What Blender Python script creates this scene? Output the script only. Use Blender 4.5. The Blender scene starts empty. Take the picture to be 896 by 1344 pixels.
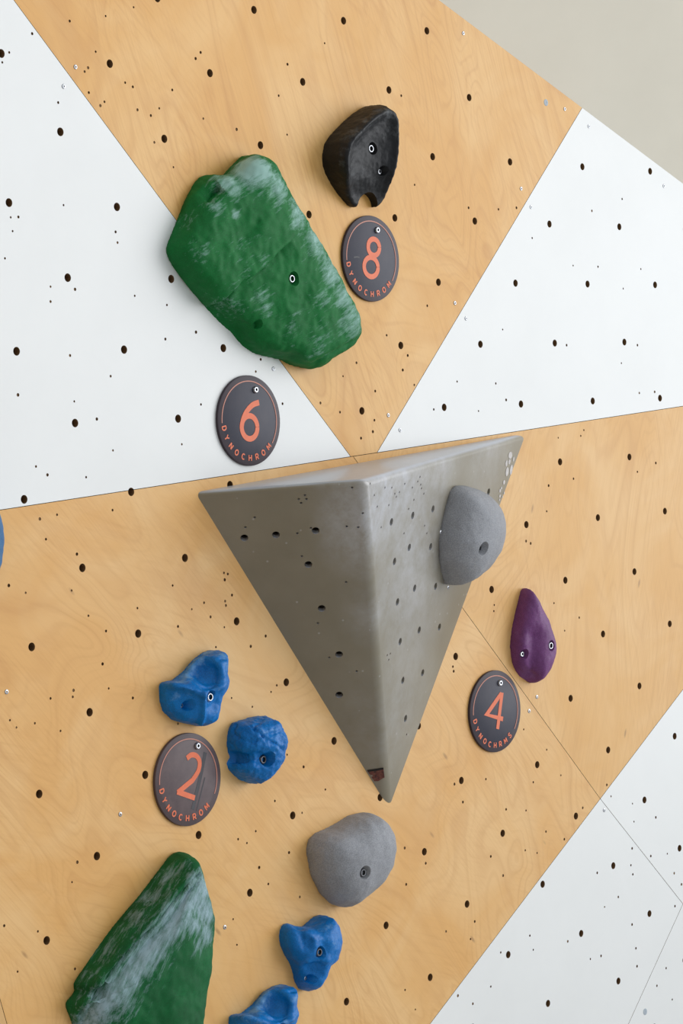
import bpy, bmesh, math, random
import numpy as np
from mathutils import Vector, Matrix, noise
from mathutils.geometry import delaunay_2d_cdt
random.seed(7)
scene = bpy.context.scene
COL = scene.collection

# ------------------------------------------------------------------ camera
# metres; the wall is the plane y = 0, x runs right along it, z up, the room is y < 0
FPX, CX, CY = 3516.4017, 448.0, 668.0
ROT = np.array([[0.6638766542, -0.7463482877, -0.0472442747],      # camera right
                [-0.0553256005, 0.0139853093, -0.9983704168],      # camera down
                [0.7457927768, 0.6654086298, -0.0320076468]])      # camera forward
CAM = np.array([-2.4153960248, -2.7278705960, -0.1173692811])
cam_data = bpy.data.cameras.new('camera')
cam_data.sensor_fit = 'VERTICAL'; cam_data.sensor_height = 36.0
cam_data.lens = FPX * 36.0 / 1344.0
cam_data.shift_y = -4.0 / 1344.0
cam_data.clip_start = 0.05
cam = bpy.data.objects.new('camera', cam_data); COL.objects.link(cam)
m = Matrix.Identity(4)
for i in range(3):
    m[i][0] = ROT[0][i]; m[i][1] = -ROT[1][i]; m[i][2] = -ROT[2][i]; m[i][3] = CAM[i]
cam.matrix_world = m
scene.camera = cam

# ------------------------------------------------------------------ light
world = bpy.data.worlds.new('sky'); scene.world = world; world.use_nodes = True
bg = world.node_tree.nodes['Background']
bg.inputs['Color'].default_value = (0.84, 0.92, 1.0, 1); bg.inputs['Strength'].default_value = 0.72
sun_data = bpy.data.lights.new('hazy_sun', 'SUN'); sun_data.energy = 2.15; sun_data.angle = math.radians(50)
sun_data.color = (0.97, 0.98, 1.0)
sun = bpy.data.objects.new('hazy_sun', sun_data); COL.objects.link(sun)
SUN_FROM = Vector((1.0, -0.75, 0.12)).normalized()
sun.rotation_euler = SUN_FROM.to_track_quat('Z', 'Y').to_euler()
sun.location = (4, -5, 3)
vs = scene.view_settings
vs.view_transform = 'Standard'; vs.look = 'None'; vs.gamma = 1.0; vs.use_curve_mapping = False
vs.exposure = -0.03

# ------------------------------------------------------------------ helpers
def un(px, py, h=0.0):
    """photo pixel -> point on the plane h metres in front of the wall"""
    v = ROT.T @ np.array([(px - CX) / FPX, (py - CY) / FPX, 1.0])
    t = (-h - CAM[1]) / v[1]
    return CAM + t * v
def pray(px, py, O, n):
    v = ROT.T @ np.array([(px - CX) / FPX, (py - CY) / FPX, 1.0])
    return CAM + v * (np.dot(O - CAM, n) / np.dot(v, n))
def pr(X):
    c = (np.atleast_2d(X) - CAM) @ ROT.T
    return np.c_[CX + FPX * c[:, 0] / c[:, 2], CY + FPX * c[:, 1] / c[:, 2]]

def srgb(r, g, b):
    f = lambda c: (c / 255) / 12.92 if c <= 10 else (((c / 255) + 0.055) / 1.055) ** 2.4
    return (f(r), f(g), f(b), 1.0)

def empty(name, loc, label, cat, group=None):
    o = bpy.data.objects.new(name, None); COL.objects.link(o)
    o.location = loc; o.empty_display_size = 0.05
    o['label'] = label; o['category'] = cat
    if group: o['group'] = group
    return o
def link_mesh(name, me, mat, parent=None, world_verts=True):
    o = bpy.data.objects.new(name, me); COL.objects.link(o)
    if mat and not me.materials: me.materials.append(mat)
    if parent:
        o.parent = parent
        if world_verts: o.matrix_parent_inverse = parent_world(parent).inverted()
    return o
def parent_world(p):
    # every parent here is only translated (its own parents too), so compose locations
    M = Matrix.Translation(p.location)
    if p.parent: M = parent_world(p.parent) @ p.matrix_parent_inverse @ M
    return M
def mesh_py(name, verts, faces, smooth=False):
    me = bpy.data.meshes.new(name)
    me.from_pydata([tuple(v) for v in verts], [], [tuple(f) for f in faces]); me.update()
    if smooth: me.polygons.foreach_set('use_smooth', [True] * len(me.polygons))
    return me
def bm_mesh(name, bm, smooth_angle=None):
    me = bpy.data.meshes.new(name); bm.to_mesh(me); bm.free()
    if smooth_angle is not None:
        me.polygons.foreach_set('use_smooth', [True] * len(me.polygons))
        me.set_sharp_from_angle(angle=math.radians(smooth_angle))
    return me

# ------------------------------------------------------------------ materials
def nodes(name):
    mt = bpy.data.materials.new(name); mt.use_nodes = True
    nt = mt.node_tree; b = nt.nodes['Principled BSDF']
    return mt, nt, b
def N(nt, t, **kw):
    n = nt.nodes.new(t)
    for k, v in kw.items():
        if k.startswith('i_'):
            key = k[2:].replace('_', ' ')
            n.inputs[int(key) if key.isdigit() else key].default_value = v
        else: setattr(n, k, v)
    return n
def mixc(nt, fac, a, b, blend='MIX'):
    n = nt.nodes.new('ShaderNodeMix'); n.data_type = 'RGBA'; n.blend_type = blend
    for s, v in ((0, fac), (6, a), (7, b)):
        if hasattr(v, 'is_output') or isinstance(v, bpy.types.NodeSocket): nt.links.new(v, n.inputs[s])
        else: n.inputs[s].default_value = v
    return n.outputs[2]
def ramp(nt, src, stops):
    n = nt.nodes.new('ShaderNodeValToRGB'); nt.links.new(src, n.inputs[0])
    e = n.color_ramp.elements
    while len(e) < len(stops): e.new(0.5)
    for k, (p, v) in enumerate(stops):
        e[k].position = p; e[k].color = v if isinstance(v, tuple) else (v, v, v, 1)
    return n.outputs[0]
def coords(nt, rot=0.0, scale=(1, 1, 1), loc=(0, 0, 0)):
    """object coordinates turned by rot in the wall plane, then stretched"""
    tc = N(nt, 'ShaderNodeTexCoord'); out = tc.outputs['Object']
    if rot:
        m1 = N(nt, 'ShaderNodeMapping'); m1.inputs['Rotation'].default_value = (0, rot, 0)
        nt.links.new(out, m1.inputs[0]); out = m1.outputs[0]
    mp = N(nt, 'ShaderNodeMapping'); mp.inputs['Scale'].default_value = scale; mp.inputs['Location'].default_value = loc
    nt.links.new(out, mp.inputs[0])
    return mp.outputs[0]
def bump(nt, b, height, strength, dist):
    n = N(nt, 'ShaderNodeBump', i_Strength=strength, i_Distance=dist)
    nt.links.new(height, n.inputs['Height']); nt.links.new(n.outputs[0], b.inputs['Normal'])
    return n
def noise_tex(nt, vec, scale, detail=4, rough=0.55, dist=0.0):
    n = N(nt, 'ShaderNodeTexNoise'); n.inputs['Scale'].default_value = scale
    n.inputs['Detail'].default_value = detail; n.inputs['Roughness'].default_value = rough
    n.inputs['Distortion'].default_value = dist
    nt.links.new(vec, n.inputs['Vector']); return n.outputs[0]

def wood_mat(name, angle, seed, light, mid, dark):
    """rotary-cut birch ply: swirling growth contours, fine fibre streaks, faint mottling"""
    mt, nt, b = nodes(name)
    L = (seed*3.1, seed*1.7, seed*2.3)
    v = coords(nt, 0, (1, 1, 1), L)
    vg = coords(nt, angle, (1.0, 1.0, 0.36), L)
    f = noise_tex(nt, vg, 4.6, 2.2, 0.46, 1.1)                     # smooth field whose contours are the figure
    def contour(freq, lo):
        mul = N(nt, 'ShaderNodeMath', operation='MULTIPLY', i_1=freq); nt.links.new(f, mul.inputs[0])
        sn = N(nt, 'ShaderNodeMath', operation='SINE'); nt.links.new(mul.outputs[0], sn.inputs[0])
        return ramp(nt, sn.outputs[0], [(0.0, 0.0), (lo, 0.12), (1.0, 1.0)])
    wide, fine = contour(62.0, 0.3), contour(190.0, 0.5)
    fib = noise_tex(nt, coords(nt, angle, (300, 300, 8), (seed, 0, 0)), 1.0, 3, 0.6)
    fib2 = noise_tex(nt, coords(nt, angle+0.5, (160, 160, 11), (seed*4, 0, 0)), 1.0, 3, 0.6)
    mott = noise_tex(nt, v, 5.5, 4, 0.55, 0.8)
    c = mixc(nt, ramp(nt, mott, [(0.36, 0.0), (0.64, 1.0)]), mid, light)
    def weigh(src, lo, hi, sc_, off):
        msk = noise_tex(nt, coords(nt, 0, (1, 1, 1), (off, off, off)), sc_, 2, 0.5)
        a1 = N(nt, 'ShaderNodeMath', operation='MULTIPLY'); nt.links.new(src, a1.inputs[0])
        nt.links.new(ramp(nt, msk, [(0.36, lo), (0.66, hi)]), a1.inputs[1]); return a1.outputs[0]
    c = mixc(nt, weigh(wide, 0.03, 0.22, 4.0, seed), c, dark)
    c = mixc(nt, weigh(fine, 0.02, 0.20, 6.0, seed+5), c, dark)
    c = mixc(nt, weigh(ramp(nt, fib, [(0.45, 0.0), (0.75, 1.0)]), 0.04, 0.30, 5.0, seed+9), c, dark)
    c = mixc(nt, weigh(ramp(nt, fib2, [(0.50, 0.0), (0.75, 1.0)]), 0.0, 0.26, 5.0, seed+13), c, dark)
    vo = N(nt, 'ShaderNodeTexVoronoi'); vo.inputs['Scale'].default_value = 15; nt.links.new(vg, vo.inputs['Vector'])
    c = mixc(nt, ramp(nt, vo.outputs['Distance'], [(0.02, 0.5), (0.055, 0.0)]), c, srgb(132, 88, 48))
    nt.links.new(c, b.inputs['Base Color'])
    b.inputs['Roughness'].default_value = 0.46; b.inputs['Specular IOR Level'].default_value = 0.35
    bump(nt, b, fib, 0.05, 0.001)
    return mt
def painted_mat(name, col, dirt, rough=0.5):
    mt, nt, b = nodes(name)
    v = coords(nt)
    n1 = noise_tex(nt, v, 5.0, 5, 0.6)
    c = mixc(nt, ramp(nt, n1, [(0.35, 0.0), (0.75, 0.35)]), col, dirt)
    sc = ramp(nt, noise_tex(nt, coords(nt, 0.6, (9, 9, 70)), 1.0, 4, 0.7), [(0.70, 0.0), (0.82, 0.25)])
    c = mixc(nt, sc, c, dirt)
    nt.links.new(c, b.inputs['Base Color']); b.inputs['Roughness'].default_value = rough
    bump(nt, b, noise_tex(nt, v, 160, 3), 0.08, 0.0006)
    return mt
def hold_mat(name, col, col2, chalk_col, rough=0.55, grain=420, gstr=0.25, chalk_max=0.85, streak=None):
    mt, nt, b = nodes(name)
    v = coords(nt)
    n1 = noise_tex(nt, v, 26, 4, 0.6)
    c = mixc(nt, ramp(nt, n1, [(0.3, 0.0), (0.7, 1.0)]), col, col2)
    sp = ramp(nt, noise_tex(nt, v, 650, 2, 0.6), [(0.35, 0.80), (0.65, 1.12)])
    c = mixc(nt, 1.0, c, sp, 'MULTIPLY')
    at = N(nt, 'ShaderNodeAttribute', attribute_name='chalk')
    if streak is None: sv = coords(nt, 0.0, (1, 1, 1)); ns = noise_tex(nt, sv, 90, 6, 0.7)
    else: sv = coords(nt, streak, (1.0, 1.0, 0.16)); ns = noise_tex(nt, sv, 150, 6, 0.78)
    ad = N(nt, 'ShaderNodeMath', operation='MULTIPLY_ADD', i_1=2.1, i_2=-1.30)
    nt.links.new(ns, ad.inputs[0])
    sm = N(nt, 'ShaderNodeMath', operation='ADD'); nt.links.new(ad.outputs[0], sm.inputs[0]); nt.links.new(at.outputs['Fac'], sm.inputs[1])
    msk = ramp(nt, sm.outputs[0], [(0.10, 0.0), (0.80, chalk_max)])
    c = mixc(nt, msk, c, chalk_col)
    nt.links.new(c, b.inputs['Base Color'])
    b.inputs['Roughness'].default_value = rough; b.inputs['Specular IOR Level'].default_value = 0.28
    hgt = noise_tex(nt, v, grain, 4, 0.7)
    if streak is not None:
        st = noise_tex(nt, coords(nt, streak, (1.0, 1.0, 0.10)), 95, 4, 0.65)
        ad2 = N(nt, 'ShaderNodeMath', operation='MULTIPLY_ADD', i_1=3.0); nt.links.new(st, ad2.inputs[0]); nt.links.new(hgt, ad2.inputs[2]); hgt = ad2.outputs[0]
    bump(nt, b, hgt, gstr, 0.0012)
    return mt
def plain(name, col, rough=0.5, metal=0.0, var=0.12):
    mt, nt, b = nodes(name)
    c = mixc(nt, ramp(nt, noise_tex(nt, coords(nt), 140, 3), [(0.3, 0.0), (0.7, 1.0)]), col, tuple(x * (1 - var) for x in col[:3]) + (1,))
    nt.links.new(c, b.inputs['Base Color']); b.inputs['Roughness'].default_value = rough; b.inputs['Metallic'].default_value = metal
    return mt

WOOD_A = wood_mat('birch_ply_a', 0.35, 1.0, srgb(234, 186, 118), srgb(226, 170, 92), srgb(186, 120, 50))
WOOD_B = wood_mat('birch_ply_b', 0.75, 2.0, srgb(234, 188, 124), srgb(227, 172, 98), srgb(192, 128, 58))
WOOD_C = wood_mat('birch_ply_c', -0.35, 3.4, srgb(234, 188, 124), srgb(227, 174, 100), srgb(194, 132, 62))
WOOD_D = wood_mat('birch_ply_d', -0.35, 4.7, srgb(228, 186, 128), srgb(220, 174, 112), srgb(186, 132, 72))
WHITE = painted_mat('white_paint', srgb(236, 236, 233), srgb(222, 222, 219), 0.42)
CONC = painted_mat('concrete_soffit', srgb(242, 234, 216), srgb(226, 218, 200), 0.8)
BACK = plain('dark_backing', srgb(52, 40, 30), 0.9)
RAWPLY = plain('raw_drilled_ply', srgb(136, 104, 68), 0.9)
FLOORM = painted_mat('grey_mat', srgb(206, 206, 204), srgb(192, 192, 190), 0.7)
STEEL = plain('zinc_steel', srgb(176, 178, 182), 0.28, 0.9)
DSTEEL = plain('dark_steel', srgb(105, 105, 108), 0.38, 0.9)
SOCKET = plain('socket_shadow', srgb(22, 22, 24), 0.7)
TNUT = plain('tnut_steel', srgb(46, 40, 36), 0.6, 0.3)
PUTTY = plain('grey_filler', srgb(176, 186, 194), 0.6)

# ------------------------------------------------------------------ the setting
def seam(x): return -0.2094 + 0.0595 * x                # long joint under the white panels
def ceil_z(x): return 0.552 - 0.405 * (x - 0.934)       # foot of the sloping soffit
XL, XR, ZB = -0.75, 2.35, -1.75
def line_x(p, q, z): return p[0] + (q[0] - p[0]) * (z - p[1]) / (q[1] - p[1])
wl0, wl1 = (0.027, 0.474), (0.669, seam(0.669))
wr0, wr1 = (1.303, 0.397), (0.731, seam(0.731))
def cross(p, q, s0, s1):
    d = (q[0]-p[0])*(s1[1]-s0[1]) - (q[1]-p[1])*(s1[0]-s0[0])
    t = ((s0[0]-p[0])*(s1[1]-s0[1]) - (s0[1]-p[1])*(s1[0]-s0[0])) / d
    return (p[0]+t*(q[0]-p[0]), p[1]+t*(q[1]-p[1]))
cA, cB = (0.0, ceil_z(0.0)), (2.0, ceil_z(2.0))
top_l = cross(wl1, wl0, cA, cB)
top_r = cross(wr1, wr0, cA, cB)
lr0, lr1 = (1.532, -0.62), (0.806, -1.066)               # wood / white joint lower right
lr_far = (XR, lr0[1] + (XR - lr0[0]) * 0.6143)
lr_bot = cross(lr0, lr1, (-9, ZB), (9, ZB))
s0, s1, s2 = (0.932, -0.433), (1.271, -0.7803), (1.503, -1.0)
s_top = cross(s0, s1, (0, seam(0)), (1, seam(1)))
s_far = (XR, -1.0 - (XR - 1.503))
t_bot = cross((1.503, -1.0), (1.337, -1.166), (-9, ZB), (9, ZB))
b0, b1 = tuple(un(0, 1311.4)[[0, 2]]), tuple(un(6.8, 1335.5)[[0, 2]])
b_bot = cross(b0, b1, (-9, ZB), (9, ZB)); b_up = cross(b0, b1, (XL, -0.62), (1, -0.62 + 0.3))
b_up = (-0.13, b0[1] + (b1[1]-b0[1])/(b1[0]-b0[0]) * (-0.13 - b0[0]))
PANELS = [
    ('white_panel', WHITE, [(XL, seam(XL)), wl1, top_l, (XL, ceil_z(XL))]),
    ('plywood_panel', WOOD_A, [wl1, wr1, top_r, top_l]),
    ('white_panel', WHITE, [wr1, (XR, seam(XR)), (XR, ceil_z(XR)), top_r]),
    ('plywood_panel', WOOD_B, [(XL, seam(XL)), (XL, b_up[1]), b_up, b_bot, lr_bot, s1, s_top]),
    ('plywood_panel', WOOD_C, [s_top, s1, lr_far, (XR, seam(XR))]),
    ('white_panel', WHITE, [s1, lr_bot, t_bot, s2]),
    ('white_panel', WHITE, [s1, s2, s_far, lr_far]),
    ('white_panel', WHITE, [s2, t_bot, (XR, ZB), s_far]),
    ('plywood_panel', WOOD_D, [b_up, (XL, b_up[1]), (XL, ZB), b_bot]),
]
def area2(p): return sum(p[i][0]*p[(i+1) % len(p)][1] - p[(i+1) % len(p)][0]*p[i][1] for i in range(len(p)))
def inset(poly, d):
    if area2(poly) < 0: poly = poly[::-1]
    out = []
    n = len(poly)
    for i in range(n):
        p0, p1, p2 = (np.array(poly[k % n]) for k in (i-1, i, i+1))
        e1 = (p1-p0)/np.linalg.norm(p1-p0); e2 = (p2-p1)/np.linalg.norm(p2-p1)
        n1 = np.array([-e1[1], e1[0]]); n2 = np.array([-e2[1], e2[0]])
        k = (n1+n2); k = k/np.linalg.norm(k); out.append(tuple(p1 + k*d/max(0.35, np.dot(k, n1))))
    return out
def inside(poly, x, z):
    c = False; n = len(poly)
    for i in range(n):
        (x1, z1), (x2, z2) = poly[i], poly[(i+1) % n]
        if (z1 > z) != (z2 > z) and x < (x2-x1)*(z-z1)/(z2-z1)+x1: c = not c
    return c

# screw holes and visible screws, read off the photo as (crop origin, points at 1.991 px per px)
S = 896/450
SMALL = {
 (0, 0): [(24,137),(6,163),(84,88),(182,55),(276,42),(349,19),(250,135),(230,177),(221,187),(327,216),(347,227),(232,242),(273,266),(262,276),(359,287),(416,283),(394,302),(450,235),(511,153),(524,137),(531,310),(618,338),(750,352),(728,250),(751,168),(848,113),(403,372),(453,437),(166,536),(302,606),(307,634),(28,568),(48,567),(33,604),(152,268),(157,274)],
 (446, 0): [(160,250),(336,543),(414,547),(461,543),(502,622),(737,520),(658,551),(195,483)],
 (0, 330): [(13,18),(132,92),(132,131),(196,99),(352,116),(436,140),(432,229),(512,211),(183,272),(289,326),(47,375),(194,392),(253,438),(525,400),(295,520),(475,504),(94,562),(124,584),(225,590),(184,642),(738,398),(681,282),(668,314),(837,396),(888,420)],
 (446, 330): [(609,37),(674,40),(786,46),(740,97),(228,142),(425,204),(592,245),(735,292),(122,219),(177,272),(164,310),(194,349),(43,291),(8,326),(92,365),(90,441),(86,471),(55,488),(306,340),(407,345),(434,388),(362,417),(245,413),(782,370),(822,367),(570,487),(637,467),(629,482),(610,594),(545,612),(777,576),(825,553),(777,245)],
 (0, 660): [(104,42),(149,31),(294,19),(120,95),(201,134),(23,216),(67,235),(187,229),(231,295),(359,275),(277,335),(465,323),(451,216),(501,278),(533,261),(585,183),(595,186),(587,201),(606,241),(588,257),(590,268),(550,298),(586,325),(655,375),(694,348),(268,421),(192,490),(190,507),(132,511),(284,485),(347,510),(26,568),(43,587),(91,576),(158,596),(723,477),(708,494),(605,510),(564,377),(659,533),(465,577),(750,658)],
 (446, 660): [(486,100),(498,106),(540,22),(403,267),(402,283),(559,262),(587,334),(625,300),(297,440),(295,428),(480,592),(540,645),(514,673)],
 (0, 1000): [(668,181),(622,202),(645,212),(755,237),(677,276),(701,319),(783,353),(609,411),(619,478),(718,102),(850,72),(793,13),(789,133),(188,314),(202,262),(11,428),(99,443),(196,541),(46,548)],
 (446, 1000): [(381,45),(299,58),(321,105),(434,124),(486,127),(505,53),(577,35),(634,120),(538,182),(586,202),(484,231),(515,238),(394,247),(426,297),(169,225),(224,265),(173,320),(352,417),(341,463),(277,443),(170,596),(197,647),(697,60),(722,41),(708,90),(764,109),(768,156),(825,145),(763,226),(812,246),(855,240),(873,291),(760,270),(765,294),(672,290),(691,379),(727,353),(763,425),(875,377),(892,320),(773,487),(496,454),(505,491),(595,469),(654,515),(682,507),(776,534),(420,498),(394,587),(308,611),(347,632),(828,585),(868,621),(852,539)],
}
SCREWS = {(0, 0): [(197,175),(166,226)], (446, 0): [(322,87),(587,285),(650,330),(846,486),(473,493),(499,541)],
 (0, 330): [(714,307)], (446, 330): [(300,135),(329,175),(126,428),(157,467)], (0, 660): [(17,494)],
 (446, 660): [(514,507),(494,544)], (0, 1000): [(314,137),(587,432)], (446, 1000): [(690,126)]}
PLUGS = {(446, 0): [(538,268)], (446, 1000): [(797,653)]}
def expand(d):
    r = []
    for (ox, oy), pts in d.items():
        for x, y in pts:
            p = un(ox + x/S, oy + y/S); r.append((p[0], p[2]))
    return r
small_pts, screw_pts, plug_pts = expand(SMALL), expand(SCREWS), expand(PLUGS)
# t-nut lattice: 0.2 m pitch with a centre point, exactly as the photo's grid
LAT = []
for i in range(-8, 26):
    for j in range(-18, 14):
        if (i + j) % 2 == 0: LAT.append((0.1*i, 0.1*j))
VA, VB, VD = un(256, 646), un(690, 568.5), un(510, 1061)   # volume's foot on the wall
VX = un(479, 629, 0.185)                                  # its peak
tri = inset([(VA[0], VA[2]), (VD[0], VD[2]), (VB[0], VB[2])], 0.02)
LAT = [p for p in LAT if not inside(tri, *p) and all(math.hypot(p[0]-q[0], p[1]-q[1]) > 0.016 for q in plug_pts)]   # some are filled
clean = []
for p in small_pts:
    if all((p[0]-q[0])**2+(p[1]-q[1])**2 > 0.0105**2 for q in LAT) and all((p[0]-q[0])**2+(p[1]-q[1])**2 > 0.0062**2 for q in clean): clean.append(p)
small_pts = clean

def fill_small(bm):
    """close the bottoms of the shallow screw holes"""
    loops = [e for e in bm.edges if e.is_boundary and all(0.0002 < v.co.y < 0.006 for v in e.verts)]
    return bmesh.ops.holes_fill(bm, edges=loops, sides=0)['faces'] if loops else []
def panel_mesh(name, poly, holes, small, t=0.018):
    vs_, es = [], []
    def loop(pts):
        b = len(vs_); vs_.extend(Vector(p) for p in pts)
        es.extend((b+k, b+(k+1) % len(pts)) for k in range(len(pts)))
    loop(poly)
    circ = [(c, 0.0060, 20) for c in holes] + [(c, r, 8) for c, r in small]
    for (c, r, n) in circ:
        loop([(c[0]+r*math.cos(2*math.pi*k/n), c[1]+r*math.sin(2*math.pi*k/n)) for k in range(n)])
    ov, oe, of, *_ = delaunay_2d_cdt(vs_, es, [], 0, 1e-6)
    cc = np.array([c for c, _, _ in circ]) if circ else np.zeros((0, 2)); rr = np.array([r for _, r, _ in circ])
    bm = bmesh.new(); bv = [bm.verts.new((v.x, 0, v.y)) for v in ov]
    for f in of:
        x = sum(ov[k].x for k in f)/len(f); z = sum(ov[k].y for k in f)/len(f)
        if not inside(poly, x, z): continue
        if len(rr) and ((cc[:, 0]-x)**2+(cc[:, 1]-z)**2 < (rr*0.985)**2).any(): continue
        try: bm.faces.new([bv[k] for k in f])
        except ValueError: pass
    bmesh.ops.delete(bm, geom=[v for v in bm.verts if not v.link_faces], context='VERTS')
    bm.normal_update()
    flip = [f for f in bm.faces if f.normal.y > 0]
    bmesh.ops.reverse_faces(bm, faces=flip)
    edges = [e for e in bm.edges if e.is_boundary]
    front = set(bm.faces)
    ext = bmesh.ops.extrude_edge_only(bm, edges=edges)
    for f in bm.faces:
        if f not in front: f.material_index = 1
    for v in [g for g in ext['geom'] if isinstance(g, bmesh.types.BMVert)]:
        dep = t
        if len(rr):
            d2 = (cc[:, 0]-v.co.x)**2+(cc[:, 1]-v.co.z)**2; k = int(d2.argmin())
            if rr[k] < 0.004 and d2[k] < (rr[k]*1.2)**2: dep = 0.0008+0.0022*((k*7919) % 13)/12     # screw holes are shallow, some half filled
        v.co.y += dep
    for f in fill_small(bm): f.material_index = 1
    bmesh.ops.recalc_face_normals(bm, faces=bm.faces)
    f0 = max(bm.faces, key=lambda f: f.calc_area())
    if f0.normal.y > 0: bmesh.ops.reverse_faces(bm, faces=bm.faces)
    return bm_mesh(name, bm)

# backing wall
def box_mesh(name, x0, x1, y0, y1, z0, z1):
    bm = bmesh.new()
    v = [bm.verts.new((x, y, z)) for x in (x0, x1) for y in (y0, y1) for z in (z0, z1)]
    for q in ((0,1,3,2),(4,6,7,5),(0,4,5,1),(2,3,7,6),(0,2,6,4),(1,5,7,3)): bm.faces.new([v[k] for k in q])
    bmesh.ops.recalc_face_normals(bm, faces=bm.faces)
    return bm_mesh(name, bm)
wall = link_mesh('wall_front', box_mesh('wall_front', XL, XR, 0.0185, 0.09, ZB, ceil_z(XL)), BACK)
wall['kind'] = 'structure'; wall['label'] = 'climbing wall of plywood and white panels drilled with a grid of holes'; wall['category'] = 'wall'

# shared small hardware
def ring_mesh(name, r0, r1, d, n=16):
    bm = bmesh.new(); rows = []
    for r, y in ((r1, 0), (r0, 0), (r0, d)):
        rows.append([bm.verts.new((r*math.cos(2*math.pi*k/n), y, r*math.sin(2*math.pi*k/n))) for k in range(n)])
    for a, b in ((0, 1), (1, 2)):
        for k in range(n): bm.faces.new((rows[a][k], rows[a][(k+1) % n], rows[b][(k+1) % n], rows[b][k]))
    bmesh.ops.recalc_face_normals(bm, faces=bm.faces)
    return bm_mesh(name, bm)
def screw_mesh(name, r, socket=0.45, h=0.0012, n=16, mats=(STEEL, SOCKET)):
    """pan-head screw: domed rim, recessed dark socket; axis -y, foot at y=0"""
    bm = bmesh.new(); rows = []
    prof = [(r, 0.0), (r*0.96, -h*0.55), (r*0.75, -h), (r*socket*1.1, -h), (r*socket, -h*0.85), (r*socket*0.9, h*0.2)]
    for rr, y in prof:
        rows.append([bm.verts.new((rr*math.cos(2*math.pi*k/n), y, rr*math.sin(2*math.pi*k/n))) for k in range(n)])
    for a in range(len(rows)-1):
        for k in range(n):
            f = bm.faces.new((rows[a][k], rows[a][(k+1) % n], rows[a+1][(k+1) % n], rows[a+1][k]))
            f.material_index = 1 if a >= 4 else 0
    f = bm.faces.new(rows[-1]); f.material_index = 1
    bmesh.ops.recalc_face_normals(bm, faces=bm.faces)
    me = bm_mesh(name, bm, 40)
    for mm in mats: me.materials.append(mm)
    return me
ME_TNUT = ring_mesh('t_nut', 0.0042, 0.0064, 0.010); ME_TNUT.materials.append(TNUT)
ME_SCREW = screw_mesh('screw', 0.0034, 0.42, 0.0008, 14)
ME_BIGSCREW = screw_mesh('screw_large', 0.0052, 0.40, 0.0030, 18)
ME_BOLT = screw_mesh('bolt', 0.0070, 0.52, 0.0040, 24, (DSTEEL, SOCKET))
ME_BOLT_L = screw_mesh('bolt_bright', 0.0068, 0.55, 0.0040, 24, (STEEL, SOCKET))
ME_PLUG = screw_mesh('filler_plug', 0.0058, 0.3, 0.0003, 16, (PUTTY, PUTTY))

def in_frame(x, z, mrg=25):
    p = pr(np.array([x, 0, z]))[0]; return -mrg < p[0] < 896+mrg and -mrg < p[1] < 1344+mrg
for name, mat, poly in PANELS:
    pin = inset(poly, 0.00045)
    def near(c, d):   # centre inside or circle touching the panel
        if inside(pin, *c): return True
        n = len(pin)
        for i in range(n):
            p, q = np.array(pin[i]), np.array(pin[(i+1) % n]); e = q-p
            t = np.clip(np.dot(np.array(c)-p, e)/np.dot(e, e), 0, 1)
            if np.linalg.norm(np.array(c)-p-t*e) < d: return True
        return False
    holes = [c for c in LAT if near(c, 0.0060)]
    sm_ = [(c, 0.0016 + 0.0010*random.random()) for c in small_pts if inside(inset(poly, 0.005), *c)]
    pm = panel_mesh(name, pin, holes, sm_); pm.materials.append(mat); pm.materials.append(RAWPLY)
    o = link_mesh(name, pm, None, wall)
    for c in holes:
        if inside(pin, *c) and in_frame(*c):
            tn = bpy.data.objects.new('t_nut', ME_TNUT); COL.objects.link(tn); tn.parent = o; tn.location = (c[0], 0.0125, c[1])
    for c in screw_pts:
        if inside(pin, *c):
            sc = bpy.data.objects.new('screw', ME_SCREW); COL.objects.link(sc); sc.parent = o; sc.location = (c[0], -0.0001, c[1])
    for c in plug_pts:
        if inside(pin, *c):
            sc = bpy.data.objects.new('filler_plug', ME_PLUG); COL.objects.link(sc); sc.parent = o; sc.location = (c[0], -0.0001, c[1])

# sloping soffit that meets the wall along ceil_z
bm = bmesh.new()
dn = Vector((-0.405, 0, -1)).normalized(); up = -dn*0.12
rise = 2.0                                   # it climbs away from the wall
pts = [Vector((XL, 0.09, ceil_z(XL)-0.09*rise)), Vector((XR, 0.09, ceil_z(XR)-0.09*rise)), Vector((XR, -1.3, ceil_z(XR)+1.3*rise)), Vector((XL, -1.3, ceil_z(XL)+1.3*rise))]
lo = [bm.verts.new(p) for p in pts]; hi = [bm.verts.new(p+up) for p in pts]
bm.faces.new(lo); bm.faces.new(hi[::-1])
for k in range(4): bm.faces.new((lo[k], lo[(k+1) % 4], hi[(k+1) % 4], hi[k]))
bmesh.ops.recalc_face_normals(bm, faces=bm.faces)
ceiling = link_mesh('ceiling', bm_mesh('ceiling', bm), CONC); ceiling['kind'] = 'structure'
ceiling['label'] = 'sloping pale concrete soffit with scuffs above the wall'; ceiling['category'] = 'ceiling'
floor = link_mesh('floor', box_mesh('floor', -6, 6, -7, 0.09, ZB-0.1, ZB), FLOORM); floor['kind'] = 'structure'  # unseen floor, added to bounce light up onto wall and soffit
side = link_mesh('added_wall_left', box_mesh('added_wall_left', -3.35, -3.2, -5.0, 0.09, ZB, 1.6), plain('brown_bounce_paint', srgb(150, 128, 104), 0.7)); side['kind'] = 'structure'  # unseen wall, added to cut and warm the light from the left
side['label'] = 'unseen brown side wall added to dim and warm light from the left'; side['category'] = 'wall'
floor['label'] = 'unseen grey matted floor added for light bounce in front of the climbing wall'; floor['category'] = 'floor'

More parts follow.
